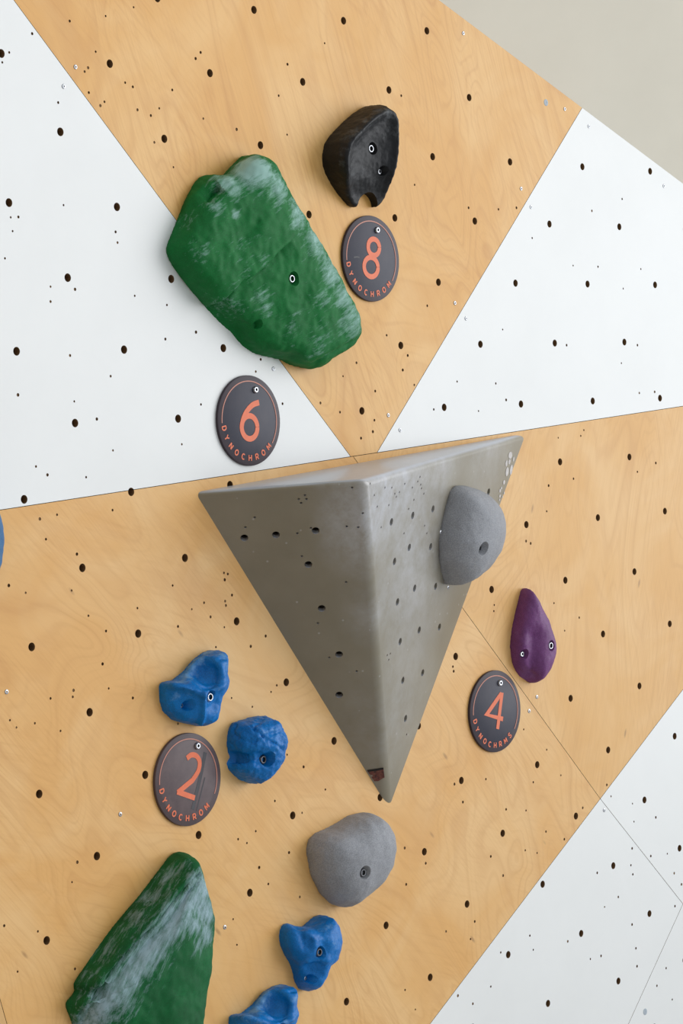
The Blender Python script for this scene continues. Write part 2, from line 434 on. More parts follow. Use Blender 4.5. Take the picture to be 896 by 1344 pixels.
# ------------------------------------------------------------------ holds
class Frame:
    def __init__(s, O, eu, ev, n): s.O, s.u, s.v, s.n = (np.array(a, float) for a in (O, eu, ev, n))
    def P(s, u, v, w): return s.O + np.outer(u, s.u) + np.outer(v, s.v) + np.outer(w, s.n)
WALLF = lambda px, py: Frame(un(px, py), (1, 0, 0), (0, 0, 1), (0, -1, 0))

def catmull(ctrl, n):
    """ctrl (K,D) -> n rows, uniform Catmull-Rom through all"""
    c = np.array(ctrl, float); K = len(c); c = np.vstack([2*c[0]-c[1], c, 2*c[-1]-c[-2]])
    out = []
    for t in np.linspace(0, K-1, n):
        i = min(int(t), K-2); f = t-i; p0, p1, p2, p3 = c[i:i+4]
        out.append(0.5*((2*p1)+(-p0+p2)*f+(2*p0-5*p1+4*p2-p3)*f*f+(-p0+3*p1-3*p2+p3)*f**3))
    return np.array(out)
def exit_radius(q, org, th):
    """distance from each origin along its angle to the first edge of polygon q"""
    D = np.c_[np.cos(th), np.sin(th)]; out = np.full(len(th), 1e9)
    for i in range(len(q)):
        a, b = q[i], q[(i+1) % len(q)]; e = b-a; ao = a-org
        den = D[:, 0]*e[1]-D[:, 1]*e[0]; den = np.where(np.abs(den) < 1e-12, 1e-12, den)
        r = (ao[:, 0]*e[1]-ao[:, 1]*e[0])/den; t = (ao[:, 0]*D[:, 1]-ao[:, 1]*D[:, 0])/den
        ok = (r > 1e-5) & (t >= -1e-6) & (t <= 1+1e-6)
        out = np.where(ok & (r < out), r, out)
    return np.where(out > 1e8, 0.004, out)
def polar_of_poly(q, ang):
    """largest radius of polygon q (around 0) along each angle"""
    out = np.zeros(len(ang)); n = len(q)
    for i in range(n):
        a, b = q[i], q[(i+1) % n]; e = b-a
        for k, t in enumerate(ang):
            d = (math.cos(t), math.sin(t)); den = d[0]*e[1]-d[1]*e[0]
            if abs(den) < 1e-12: continue
            r = (a[0]*e[1]-a[1]*e[0])/den; s = (a[0]*d[1]-a[1]*d[0])/den
            if r > 0 and -1e-6 <= s <= 1+1e-6: out[k] = max(out[k], r)
    return out

class Hold:
    """A moulded hold: base outline on its mounting plane, section profile, then relief.
    rings: (scale, height, du, dv) from base to crown; tilt: height grows along u, v."""
    def __init__(s, frame, outline_px, rings, tilt=(0, 0), nt=168, nr=64, iters=12, smooth=1, voxel=0.0019):
        s.f = frame; s.nt, s.nr = nt, nr
        th = np.linspace(0, 2*math.pi, nt, endpoint=False); s.th = th
        s.rings = catmull([r if len(r) == 4 else (*r, 0, 0) for r in rings], nr)
        s.rings[:, 0] = np.maximum(s.rings[:, 0], 0.0); s.rings[:, 1] = np.maximum(s.rings[:, 1], 0.0)
        s.tilt = tilt
        px = np.array(outline_px, float)
        # local linear map image -> plane units
        o = pr(frame.O)[0]; J = np.c_[pr(frame.O+frame.u*0.01)[0]-o, pr(frame.O+frame.v*0.01)[0]-o]/0.01; Ji = np.linalg.inv(J)
        cen = 0.5*(px.max(0)+px.min(0)); q = (px-cen)@Ji.T
        tgt = polar_of_poly(q, th)
        # start: outline shrunk, centre moved back along the projected normal
        hmax = s.rings[:, 1].max(); sh = (pr(frame.O+frame.n*hmax*0.5)[0]-o)
        s.f.O = pray(*(cen-sh*0.8), frame.O, frame.n)
        # largest outline whose every section, at its own height, stays inside the seen outline
        s.r = tgt*0.8
        c0 = pr(s.f.O)[0]; d = ((pr(s.f.O+s.f.n*0.01)[0]-c0)/0.01)@Ji.T; b0 = (c0-cen)@Ji.T
        ks = np.unique(np.linspace(0, nr-1, 26).astype(int))
        for it in range(3):
            L = s.r.max(); best = np.full(nt, 1e9)
            for k in ks:
                sc, hh, du, dv = s.rings[k]
                if sc < 0.06: continue
                U = sc*s.r*np.cos(th)+du; Vv = sc*s.r*np.sin(th)+dv
                W = hh*s.hmul(U/L, Vv/L)
                org = b0[None]+np.outer(W, d)+np.array([du, dv])
                best = np.minimum(best, exit_radius(q, org, th)/sc)
            s.r = best
            for _ in range(smooth): s.r = 0.2*np.roll(s.r, 1)+0.6*s.r+0.2*np.roll(s.r, -1)
        s.V = s.grid().reshape(-1, 3)
        top = s.V[-nt:].mean(0); nr -= 1; s.V = np.vstack([s.V[:-nt], top])
        F = []
        for i in range(nr-1):
            for j in range(nt):
                j2 = (j+1) % nt; F.append((i*nt+j, i*nt+j2, (i+1)*nt+j2, (i+1)*nt+j))
        c = nr*nt
        for j in range(nt): F.append(((nr-1)*nt+j, (nr-1)*nt+(j+1) % nt, c))
        F.append(tuple(range(nt))[::-1])
        s.F = F
        # even skin: voxel remesh of the plain form
        me = mesh_py('tmp', s.V, s.F)
        bm = bmesh.new(); bm.from_mesh(me); bmesh.ops.recalc_face_normals(bm, faces=bm.faces); bm.to_mesh(me); bm.free()
        ob = bpy.data.objects.new('tmp', me); COL.objects.link(ob)
        md = ob.modifiers.new('r', 'REMESH'); md.mode = 'VOXEL'; md.voxel_size = voxel
        dg = bpy.context.evaluated_depsgraph_get(); dg.update()
        out = bpy.data.meshes.new_from_object(ob.evaluated_get(dg)); bpy.data.objects.remove(ob)
        co = np.zeros(len(out.vertices)*3); out.vertices.foreach_get('co', co); s.V = co.reshape(-1, 3).copy()
        s.F = [tuple(p.vertices) for p in out.polygons]; bpy.data.meshes.remove(out)
        low = (s.V-s.f.O)@s.f.n; m_ = low < voxel*0.6; s.V[m_] -= np.outer(low[m_], s.f.n)
        s._n = None
    def grid(s):
        R = np.outer(s.rings[:, 0], s.r); 
        U = R*np.cos(s.th)+s.rings[:, 2:3]; Vv = R*np.sin(s.th)+s.rings[:, 3:4]
        L = s.r.max()
        W = s.rings[:, 1:2]*s.hmul(U/L, Vv/L)
        sh = U.shape
        return s.f.P(U.ravel(), Vv.ravel(), W.ravel()).reshape(sh[0], sh[1], 3)
    def hmul(s, a, b):
        return s.tilt(a, b) if callable(s.tilt) else np.clip(1+s.tilt[0]*a+s.tilt[1]*b, 0.15, 3)
    def normals(s):
        if s._n is not None: return s._n
        me = mesh_py('tmp', s.V, s.F); n = np.zeros(len(s.V)*3); me.vertices.foreach_get('normal', n); bpy.data.meshes.remove(me)
        n = n.reshape(-1, 3)
        c = s.V.mean(0)-s.f.n*0.03
        if ((s.V-c)*n).sum() < 0: n = -n
        s._n = n; s._p = pr(s.V); s._f = ((CAM-s.V)*n).sum(1) > 0
        return n
    def anchor(s, px, py):
        """3-D point of the visible skin seen at a photo pixel"""
        n = s.normals()
        d = np.hypot(*(s._p-np.array([px, py])).T); d[~s._f] += 60
        i = int(np.argmin(d)); return s.V[i].copy(), n[i].copy()
    def push(s, amount, d=None, keep_base=True):
        n = s.normals() if d is None else d
        hgt = (s.V-s.f.O)@s.f.n
        wgt = np.clip(hgt/0.006, 0, 1) if keep_base else 1
        s.V = s.V+n*(amount*wgt)[:, None]
        low = (s.V-s.f.O)@s.f.n; s.V[low < 0] -= np.outer(low[low < 0], s.f.n)
        s._n = None
    def dent(s, px, py, r, depth, power=2):
        a, n = s.anchor(px, py); d = np.linalg.norm(s.V-a, axis=1)
        s.push(-depth*np.exp(-(d/r)**power), np.tile(n, (len(s.V), 1)))
    def path(s, pts):
        P = []
        for (x0, y0), (x1, y1) in zip(pts[:-1], pts[1:]):
            k = max(2, int(math.hypot(x1-x0, y1-y0)/5))
            for t in np.linspace(0, 1, k, endpoint=False): P.append(s.anchor(x0+(x1-x0)*t, y0+(y1-y0)*t)[0])
        P.append(s.anchor(*pts[-1])[0]); P = np.array(P)
        for _ in range(4): P[1:-1] = 0.25*P[:-2]+0.5*P[1:-1]+0.25*P[2:]
        t = np.linspace(0, len(P)-1, len(P)*3); i = np.minimum(t.astype(int), len(P)-2); f = (t-i)[:, None]
        return P[i]*(1-f)+P[i+1]*f
    def groove(s, pts, w, depth, taper=True):
        P = s.path(pts); D = np.linalg.norm(s.V[:, None]-P[None], axis=2); i = D.argmin(1); d = D.min(1)
        amp = np.ones(len(s.V))
        if taper: t = i/(len(P)-1); amp = np.clip(np.minimum(t, 1-t)*6+0.25, 0, 1)
        s.push(-depth*np.exp(-(d/w)**2)*amp)
    def ledge(s, pts, w, depth, reach, side=1):
        """sink the skin on one side of a line, sharply at the line, fading over reach"""
        P = s.path(pts); D = np.linalg.norm(s.V[:, None]-P[None], axis=2); i = D.argmin(1); d = D.min(1)
        dirv = P[-1]-P[0]; dirv /= np.linalg.norm(dirv); nn = np.cross(s.f.n, dirv)
        sd = ((s.V-P[i])@nn)*side
        t = i/(len(P)-1); amp = np.clip(np.minimum(t, 1-t)*8+0.15, 0, 1)
        k = np.clip(sd/w, 0, 1); k = k*k*(3-2*k)
        s.push(-depth*k*np.exp(-np.maximum(sd, 0)/reach)*amp)
    def rough(s, scale, amp, seed=0, aniso=None):
        off = Vector((seed*7.3, seed*3.1, seed*5.7)); a = np.zeros(len(s.V))
        for i, v in enumerate(s.V):
            a[i] = noise.fractal(Vector(v)*scale+off, 0.6, 2.1, 4)
        s.push(amp*a)
    def build(s, name, mat, parent, pits=(), chalk=(), part='body', notch=()):
        """pits: (px, py, radius, depth) bored along the mounting normal. Returns (object, pit floors)"""
        me = mesh_py(part, s.V, s.F, True)
        bm = bmesh.new(); bm.from_mesh(me); bmesh.ops.recalc_face_normals(bm, faces=bm.faces); bm.to_mesh(me); bm.free()
        floors = []
        if pits:
            cut = bmesh.new()
            for (px, py, r, dep) in pits:
                a, nn = s.anchor(px, py)
                h = (a-s.f.O)@s.f.n-dep
                c = pray(px, py, s.f.O+s.f.n*h, s.f.n); floors.append(c)
                rows = []
                for k, w in enumerate((0, 0.09)):
                    rows.append([cut.verts.new(c+s.f.n*w+(r+0.034*k)*(math.cos(2*math.pi*j/28)*s.f.u+math.sin(2*math.pi*j/28)*s.f.v)) for j in range(28)])
                for j in range(28): cut.faces.new((rows[0][j], rows[0][(j+1) % 28], rows[1][(j+1) % 28], rows[1][j]))
                cut.faces.new(rows[0][::-1]); cut.faces.new(rows[1])
            for (px, py, h, r) in notch:
                c = pray(px, py, s.f.O+s.f.n*h, s.f.n); rows = []
                for w, rr in ((-0.1, r), (0.1, r)):
                    rows.append([cut.verts.new(c+s.f.n*w+rr*(math.cos(2*math.pi*j/48)*s.f.u+math.sin(2*math.pi*j/48)*s.f.v)) for j in range(48)])
                for j in range(48): cut.faces.new((rows[0][j], rows[0][(j+1) % 48], rows[1][(j+1) % 48], rows[1][j]))
                cut.faces.new(rows[0][::-1]); cut.faces.new(rows[1])
            bmesh.ops.recalc_face_normals(cut, faces=cut.faces)
            me = boolean_cut(me, bm_mesh('cut', cut))
        me.polygons.foreach_set('use_smooth', [True]*len(me.polygons)); me.set_sharp_from_angle(angle=math.radians(42))
        co = np.zeros(len(me.vertices)*3); me.vertices.foreach_get('co', co); co = co.reshape(-1, 3)
        val = np.zeros(len(co))
        for (px, py, r, amt) in chalk:
            a, _ = s.anchor(px, py); val = np.maximum(val, amt*np.exp(-(np.linalg.norm(co-a, axis=1)/r)**2))
        at = me.attributes.new('chalk', 'FLOAT', 'POINT'); at.data.foreach_set('value', val.astype(np.float32))
        o = link_mesh(part, me, mat, parent)
        return o, floors
def boolean_cut(me, cut_me):
    a = bpy.data.objects.new('a', me); c = bpy.data.objects.new('c', cut_me)
    COL.objects.link(a); COL.objects.link(c)
    md = a.modifiers.new('b', 'BOOLEAN'); md.operation = 'DIFFERENCE'; md.object = c
    n0 = len(me.vertices); out = me
    for solver, own in (('EXACT', False), ('EXACT', True), ('FAST', False)):
        md.solver = solver; md.use_self = own
        dg = bpy.context.evaluated_depsgraph_get(); dg.update()
        r = bpy.data.meshes.new_from_object(a.evaluated_get(dg))
        if len(r.vertices) > 0.7*n0: out = r; break
        print('boolean retry', solver, own, n0, len(r.vertices))
    bpy.data.objects.remove(a); bpy.data.objects.remove(c)
    return out
def put(name, me, parent, pos, frame):
    o = bpy.data.objects.new(name, me); COL.objects.link(o); o.parent = parent
    M = Matrix.Identity(4)
    x, y, z = Vector(frame.u), -Vector(frame.n), Vector(frame.v)
    for i in range(3): M[i][0], M[i][1], M[i][2], M[i][3] = x[i], y[i], z[i], pos[i]
    o.matrix_parent_inverse = parent_world(parent).inverted(); o.matrix_basis = M
    return o

GREEN = hold_mat('green_resin', srgb(0, 110, 46), srgb(0, 98, 40), srgb(156, 192, 184), 0.68, 300, 0.035, 0.85, -1.1)
GREEN2 = hold_mat('green_resin_chalked', srgb(0, 100, 48), srgb(0, 82, 38), srgb(160, 184, 194), 0.68, 300, 0.05, 0.88, -0.7)
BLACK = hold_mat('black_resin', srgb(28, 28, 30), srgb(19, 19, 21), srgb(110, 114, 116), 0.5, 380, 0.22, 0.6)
BLUE = hold_mat('blue_resin', srgb(0, 120, 198), srgb(0, 104, 178), srgb(120, 168, 210), 0.42, 420, 0.28, 0.8)
PURPLE = hold_mat('purple_resin', srgb(122, 68, 124), srgb(108, 58, 110), srgb(150, 112, 156), 0.5, 420, 0.25, 0.5)
GREY = hold_mat('grey_resin', srgb(160, 161, 165), srgb(150, 151, 155), srgb(196, 198, 202), 0.7, 520, 0.6, 0.5)
SLATE = hold_mat('slate_blue_resin', srgb(70, 118, 160), srgb(58, 104, 148), srgb(120, 150, 180), 0.6, 420, 0.3, 0.5)

def hold(label, group, frame): return empty('climbing_hold', tuple(frame.O), label, 'climbing hold', group)
G = 'moulded holds bolted on the climbing wall'

# --- large green plate hold
out = [(263.6,233.6),(280,232.5),(290,233.6),(300,222),(313.8,207.5),(324,204.5),(335,204),(347.3,206.5),(357,214),(364,223.5),(375,241),(387.5,260.3),(414.3,300.5),(431,330),(447.7,360.8),(463,388),(477.5,414),(480,428),(483.5,437),(480,447),(470,456),(450,467),(430,479),(414.3,486.5),(400.9,487),(380.8,481.5),(368,474),(357.3,471.3),(333.9,464.6),(322,457),(315.5,451.2),(303.8,436.1),(290,424),(272,404.3),(255,384),(236.8,360.8),(228,347),(221.8,334),(221,326),(226.8,311),(235,290),(243.5,267),(255.2,243.6)]
H = Hold(WALLF(330, 345), out, [(1, 0), (1, 0.010), (0.985, 0.024), (0.93, 0.040), (0.80, 0.050), (0.55, 0.056), (0.25, 0.059), (0.0, 0.060)], tilt=(0.18, 0.02), nr=72, nt=200, voxel=0.0024)
H.groove([(268, 262), (279, 252), (292, 243)], 0.010, 0.016)
H.dent(330, 222, 0.030, -0.010)
H.ledge([(262, 408), (290, 392), (318, 372), (345, 350), (362, 330), (384, 312)], 0.004, 0.011, 0.060, -1)
H.groove([(268, 404), (290, 392), (318, 372), (345, 350)], 0.003, 0.003)
H.groove([(310, 322), (330, 304), (342, 288)], 0.008, 0.004)
H.groove([(410, 478), (440, 462), (474, 442)], 0.007, 0.004)
H.groove([(300, 430), (345, 432), (385, 440)], 0.030, 0.006)
H.rough(11, 0.0050, 1)
t = hold('large green plate-shaped hold with chalky upper rim overlapping plywood and white panel', G, H.f)
body, fl = H.build('climbing_hold', GREEN, t, [(381, 366, 0.0080, 0.006), (332.5, 427, 0.0040, 0.004)],
    [(330, 220, 0.034, 1.35), (345, 222, 0.024, 1.2), (300, 240, 0.028, 0.95), (285, 268, 0.022, 0.55), (309, 280, 0.009, 0.8), (365, 245, 0.032, 0.87), (390, 280, 0.032, 0.82), (415, 315, 0.035, 0.84), (435, 355, 0.036, 0.84), (452, 390, 0.03, 0.82), (465, 420, 0.038, 0.74), (425, 390, 0.03, 0.52), (345, 392, 0.03, 0.5), (350, 405, 0.018, 0.55), (300, 400, 0.04, 0.42), (265, 330, 0.03, 0.38), (245, 290, 0.02, 0.42), (330, 340, 0.05, 0.35), (385, 430, 0.03, 0.42), (420, 450, 0.04, 0.4)])
put('bolt', ME_BOLT_L, t, fl[0], H.f)

# --- green wedge hold at the lower left
out = [(224,1117.5),(238,1117),(251,1117.5),(261.2,1128.2),(269,1146.2),(275.3,1174.4),(281.8,1202.7),(281,1225),(279.2,1243.7),(275.3,1279.7),(272,1310),(270.2,1334.9),(266,1370),(255,1400),(230,1418),(190,1420),(150,1408),(118,1385),(103,1360),(93,1331),(88,1318),(89.3,1310.5),(97,1305),(100.3,1302),(98.2,1290),(106,1278),(113.6,1266.8),(130,1242),(147,1218),(165,1196),(182.9,1174.4),(198,1154),(213.7,1133.4)]
H = Hold(WALLF(190, 1270), out, [(1, 0), (1, 0.008), (0.98, 0.022), (0.93, 0.040), (0.82, 0.055), (0.55, 0.068), (0.25, 0.075), (0.0, 0.078)], tilt=(0.25, 0.0), nr=72, nt=200, voxel=0.0018)
H.ledge([(262, 1146), (248, 1157), (235, 1172), (210, 1206), (180, 1236), (150, 1266), (120, 1300), (100, 1336), (92, 1350)], 0.006, 0.014, 0.060, 1)
H.groove([(264, 1146), (249, 1157), (234, 1176), (209, 1209), (171, 1248), (137, 1290), (104, 1333)], 0.0030, 0.0080, False)
H.groove([(268, 1152), (254, 1162), (240, 1178)], 0.0025, 0.003)
H.rough(10, 0.0040, 3)
t = hold('tall green wedge hold with a chalk-whitened ridge beneath the plate numbered 2', G, H.f)
H.build('climbing_hold', GREEN2, t, [],
    [(266-150*k/14, 1164+180*k/14, 0.028, 0.95) for k in range(15)]+[(250-140*k/10, 1195+170*k/10, 0.03, 0.62) for k in range(11)]+[(225-110*k/8, 1148+130*k/8, 0.03, 0.42) for k in range(9)]+
    [(262, 1165, 0.03, 0.95), (250, 1185, 0.025, 0.95), (268, 1195, 0.03, 0.95), (235, 1205, 0.025, 0.92), (272, 1225, 0.022, 0.85), (255, 1210, 0.025, 0.85), (215, 1228, 0.025, 0.9), (195, 1250, 0.025, 0.9), (172, 1275, 0.027, 0.88), (150, 1300, 0.027, 0.86), (130, 1328, 0.03, 0.85), (110, 1350, 0.03, 0.8), (165, 1315, 0.03, 0.6), (200, 1180, 0.03, 0.62), (180, 1205, 0.03, 0.60), (220, 1150, 0.03, 0.60), (240, 1135, 0.02, 0.5), (150, 1240, 0.03, 0.42), (190, 1225, 0.02, 0.45), (260, 1240, 0.02, 0.62), (110, 1305, 0.02, 0.4)])

# --- black pinch with a notched lower edge
out = [(459.2,271.8),(455,269),(442.4,254),(434,241),(426.8,227.1),(423.5,216),(422.8,205),(425.7,189.2),(432,179),(440.2,170.2),(451,159),(462.5,149),(474,141.5),(487,137.4),(495,136.8),(502.7,137.9),(516,144.6),(520.5,151),(522.8,160),(523.9,182.5),(523,200),(520.5,218.2),(511.6,245),(504,261),(499,269),(492,272.5),(480,274),(468,273.5)]
H = Hold(WALLF(470, 205), out, [(1, 0, 0, 0), (1, 0.014, 0, 0), (0.99, 0.030, 0, -0.001), (0.95, 0.043, 0, -0.003), (0.90, 0.0475, 0.0, -0.004), (0.84, 0.046, 0, -0.005), (0.70, 0.040, 0, -0.006), (0.45, 0.035, 0, -0.006), (0.2, 0.033, 0, -0.006), (0, 0.033, 0, -0.006)], tilt=lambda a, b: 0.20+0.85/(1+np.exp(-(b+0.48)*8)), nr=80, nt=240, smooth=1)
H.rough(30, 0.0012, 5); H.rough(120, 0.0004, 6)
t = hold('black rounded hold with a notched lower edge above the plate numbered 8', G, H.f)
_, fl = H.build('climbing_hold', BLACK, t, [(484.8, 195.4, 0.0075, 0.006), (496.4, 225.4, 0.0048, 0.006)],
    [(455, 180, 0.012, 0.55), (465, 172, 0.014, 0.6), (480, 158, 0.014, 0.62), (497, 146, 0.016, 0.62), (510, 150, 0.014, 0.6), (518, 172, 0.014, 0.42), (450, 200, 0.012, 0.42), (449, 215, 0.01, 0.5), (452, 240, 0.01, 0.46), (464, 228, 0.007, 0.55), (464, 222, 0.006, 0.5), (480, 225, 0.02, 0.30), (458, 258, 0.008, 0.5), (505, 172, 0.02, 0.36)], notch=[(479, 273, 0.007, 0.0235)])  # rim spots: chalk, plus the rim's highlights painted in as pale colour
put('bolt', ME_BOLT_L, t, fl[0], H.f); put('screw', ME_BIGSCREW, t, fl[1], H.f)

# --- grey pebble domes
DOME = [(1, 0), (1.0, 0.008), (0.985, 0.020), (0.93, 0.034), (0.80, 0.048), (0.58, 0.058), (0.30, 0.0635), (0.0, 0.065)]
out = [(401.9,1116.7),(404.8,1102),(413.5,1093.5),(428,1087.1),(442.5,1079),(457,1069.5),(471.5,1066),(482,1066),(491.8,1068),(509.3,1079),(519.4,1093.5),(520.9,1113.8),(516.5,1137.1),(503.5,1157.4),(483,1174.8),(465.7,1187.8),(449.8,1191.6),(433.8,1186.4),(419.3,1171.9),(407.7,1148.7)]
H = Hold(WALLF(450, 1130), out, DOME, tilt=(0.05, 0.1), smooth=2)
H.rough(14, 0.002, 8)
t = hold('pale grey smooth pebble hold on the plywood below the tip of the volume', G, H.f)
_, fl = H.build('climbing_hold', GREY, t, [(474.5, 1145.2, 0.0080, 0.006)], [(480, 1080, 0.03, 0.35), (505, 1095, 0.02, 0.3)])
put('bolt', ME_BOLT, t, fl[0], H.f)

# --- blue holds
out_a = [(208.7,902),(209.5,897),(213.4,895),(225.2,892.8),(239.2,881.6),(253.3,865.2),(267.3,854.6),(281.4,851.6),(291,852.6),(298,858),(300,864),(299.2,872.2),(298,883.9),(301,894),(299.3,902.7),(292.5,914.4),(289.6,930.8),(286.1,945),(276,951),(265,954.2),(257,953),(248.6,950.7),(237,948.5),(225.2,944.8),(213.4,933.1),(209.2,919)]
RA = [(1, 0), (1, 0.008), (0.98, 0.020), (0.90, 0.032), (0.72, 0.040), (0.45, 0.044), (0.2, 0.046), (0, 0.046)]
def carve_a(H, ox=0, oy=0):
    H.dent(272+ox, 883+oy, 0.024, 0.019, 4)
    H.groove([(271+ox+21*math.cos(a), 884+oy-20*math.sin(a)) for a in np.linspace(-2.6, 2.9, 14)], 0.0055, -0.0045, False)
    H.groove([(220+ox, 899+oy), (245+ox, 904+oy), (268+ox, 912+oy), (285+ox, 905+oy), (298+ox, 895+oy)], 0.0045, -0.006)
    H.groove([(268+ox, 912+oy), (266+ox, 930+oy), (264+ox, 948+oy)], 0.0045, -0.006, False)
    H.dent(284+ox, 924+oy, 0.013, 0.008); H.dent(240+ox, 926+oy, 0.022, 0.009)
    H.groove([(288+ox, 866+oy), (293+ox, 861+oy), (299+ox, 866+oy)], 0.0035, 0.003)
    H.rough(40, 0.0012, 9); H.rough(140, 0.0004, 10)
H = Hold(WALLF(250, 905), out_a, RA, tilt=(0.15, 0.05)); carve_a(H)
t = hold('blue two-lobed hold with a round scooped dish beside the plate numbered 2', G, H.f)
ch = [(236, 895, 0.012, 0.85), (246, 888, 0.014, 0.95), (252, 878, 0.014, 0.95), (258, 866, 0.013, 0.85), (272, 857, 0.013, 0.85), (290, 858, 0.011, 0.8), (297, 875, 0.010, 0.7), (285, 905, 0.009, 0.5), (262, 902, 0.008, 0.5), (228, 915, 0.012, 0.4), (250, 907, 0.01, 0.45)]
_, fl = H.build('climbing_hold', BLUE, t, [(273.7, 914.8, 0.0078, 0.0055), (238, 926, 0.0042, 0.006)], ch)
put('bolt', ME_BOLT_L, t, fl[0], H.f); put('screw', ME_SCREW, t, fl[1], H.f)

dx, dy = 91.3, 436.5
H = Hold(WALLF(250+dx, 905+dy), [(x+dx, y+dy+2.0*(y < 860)) for x, y in out_a], RA, tilt=(0.15, 0.05))
carve_a(H, dx, dy)
t = hold('blue hold with a scooped dish and pale chalked rim just below the heart-shaped blue hold', G, H.f)
_, fl = H.build('climbing_hold', BLUE, t, [(273.7+dx, 914.8+dy, 0.0078, 0.0055)], [(x+dx, y+dy, r, a) for x, y, r, a in ch])
put('bolt', ME_BOLT_L, t, fl[0], H.f)

out = [(304.8,948.4),(316.6,944.8),(326,941.6),(335.3,939.7),(345,939),(354,940.1),(368.1,949.5),(377,965.9),(378,980),(372.8,998.7),(361.1,1015.1),(344.7,1026.9),(328.3,1029.2),(311.9,1022.2),(300.1,1010.5),(297.3,1002.3),(299,997.5),(302,993),(299,988),(297.8,980),(297.5,971),(299,961),(301,954)]
H = Hold(WALLF(330, 985), out, [(1, 0), (1, 0.008), (0.985, 0.020), (0.92, 0.033), (0.76, 0.043), (0.5, 0.049), (0.2, 0.052), (0, 0.052)], tilt=(0.1, 0.08))
H.groove([(296, 996), (312, 998), (330, 998), (345, 996)], 0.010, 0.011, False)
H.dent(352, 994, 0.012, 0.005)
for k, pts in enumerate([[(326, 951), (334, 960), (346, 965), (352, 972)], [(334, 960), (330, 952), (342, 948)], [(346, 965), (362, 962), (370, 958)], [(352, 972), (366, 978), (373, 988)], [(306, 962), (318, 972), (332, 976)], [(332, 976), (346, 965)], [(312, 950), (306, 962)]]):
    H.groove(pts, 0.0024, 0.0032)
H.rough(55, 0.0018, 13); H.rough(150, 0.0008, 14)
t = hold('blue rounded hold with a cracked surface and side groove next to the scooped blue hold', G, H.f)
_, fl = H.build('climbing_hold', BLUE, t, [(343.5, 996.9, 0.0070, 0.0035)], [(350, 955, 0.03, 0.34), (366, 985, 0.02, 0.38), (335, 1020, 0.012, 0.42)])
put('bolt', ME_BOLT, t, fl[0], H.f)

out = [(366.2,1229.9),(367,1221.2),(370,1214.5),(375.8,1210.2),(382,1209.5),(387.4,1211),(392,1215),(395.5,1216.5),(404.8,1208.2),(411,1203),(419.3,1199.4),(428,1200),(436.7,1203.8),(446.9,1218.3),(449.8,1238.6),(444,1258.9),(433.8,1269.1),(429.4,1282.1),(419.3,1296.7),(404.8,1301.9),(391.7,1298.1),(385.9,1288),(383,1273.4),(379,1263),(372.9,1253.1),(367.5,1241)]
H = Hold(WALLF(400, 1250), out, [(1, 0), (1, 0.007), (0.985, 0.018), (0.92, 0.030), (0.76, 0.039), (0.5, 0.044), (0.2, 0.046), (0, 0.046)], tilt=(0.12, 0.08))
H.groove([(392, 1214), (396, 1228), (402, 1242)], 0.011, 0.009, False)
H.dent(413, 1272, 0.017, 0.012, 3); H.dent(426, 1246, 0.010, 0.005); H.dent(407, 1236, 0.005, 0.003)
H.groove([(400, 1262), (420, 1258), (434, 1262)], 0.005, -0.003)
H.rough(40, 0.0012, 16); H.rough(140, 0.0004, 17)
t = hold('blue heart-shaped hold with a small lower scoop under the pale grey pebble hold', G, H.f)
_, fl = H.build('climbing_hold', BLUE, t, [(417, 1249.6, 0.0078, 0.006), (400.4, 1283.9, 0.0040, 0.004)], [(425, 1215, 0.025, 0.40), (405, 1218, 0.01, 0.4), (440, 1240, 0.014, 0.38)])
put('bolt', ME_BOLT, t, fl[0], H.f); put('screw', ME_SCREW, t, fl[1], H.f)

# --- blue dome cut by the left edge of the picture
out = [(4.5, 710), (3.5, 690), (1, 676), (-6, 662), (-20, 650), (-40, 646), (-60, 652), (-76, 668), (-84, 690), (-86, 712), (-82, 734), (-70, 756), (-50, 770), (-30, 772), (-12, 764), (-2, 750), (2, 736)]
H = Hold(WALLF(-40, 710), out, DOME, smooth=2); H.rough(16, 0.002, 19)
t = hold('dull blue dome hold on the joint of white panel and plywood, at the far left', G, H.f)
_, fl = H.build('climbing_hold', SLATE, t, [(-32, 716, 0.0080, 0.006)], []); put('bolt', ME_BOLT, t, fl[0], H.f)

# --- purple teardrop
out = [(691,769.3),(695,770.5),(699,774.4),(709,792.4),(720.4,815.3),(728.6,838.2),(730,850),(729.6,860),(723.7,877.5),(717,887.5),(710.6,893.9),(702,897),(694.2,896.5),(681,887.3),(675,878),(671.3,867.7),(669,848),(671.3,825.1),(676.2,802.2),(682.7,776),(686,771)]
H = Hold(WALLF(695, 840), out, [(1, 0), (1, 0.006), (0.98, 0.015), (0.90, 0.025), (0.72, 0.032), (0.45, 0.036), (0.2, 0.037), (0, 0.037)], tilt=(0.1, -0.1), iters=16)
H.groove([(704, 838), (702, 862), (697, 888)], 0.016, 0.011, False)
H.rough(30, 0.001, 21)
t = hold('purple teardrop hold on the plywood above the plate numbered 4', G, H.f)
_, fl = H.build('climbing_hold', PURPLE, t, [(720.7, 847.4, 0.0075, 0.005), (683.7, 858.5, 0.0055, 0.004)], [(690, 800, 0.02, 0.35), (684, 835, 0.02, 0.35), (700, 885, 0.02, 0.38), (712, 830, 0.015, 0.3)])
put('bolt', ME_BOLT_L, t, fl[0], H.f); put('screw', ME_BIGSCREW, t, fl[1], H.f)

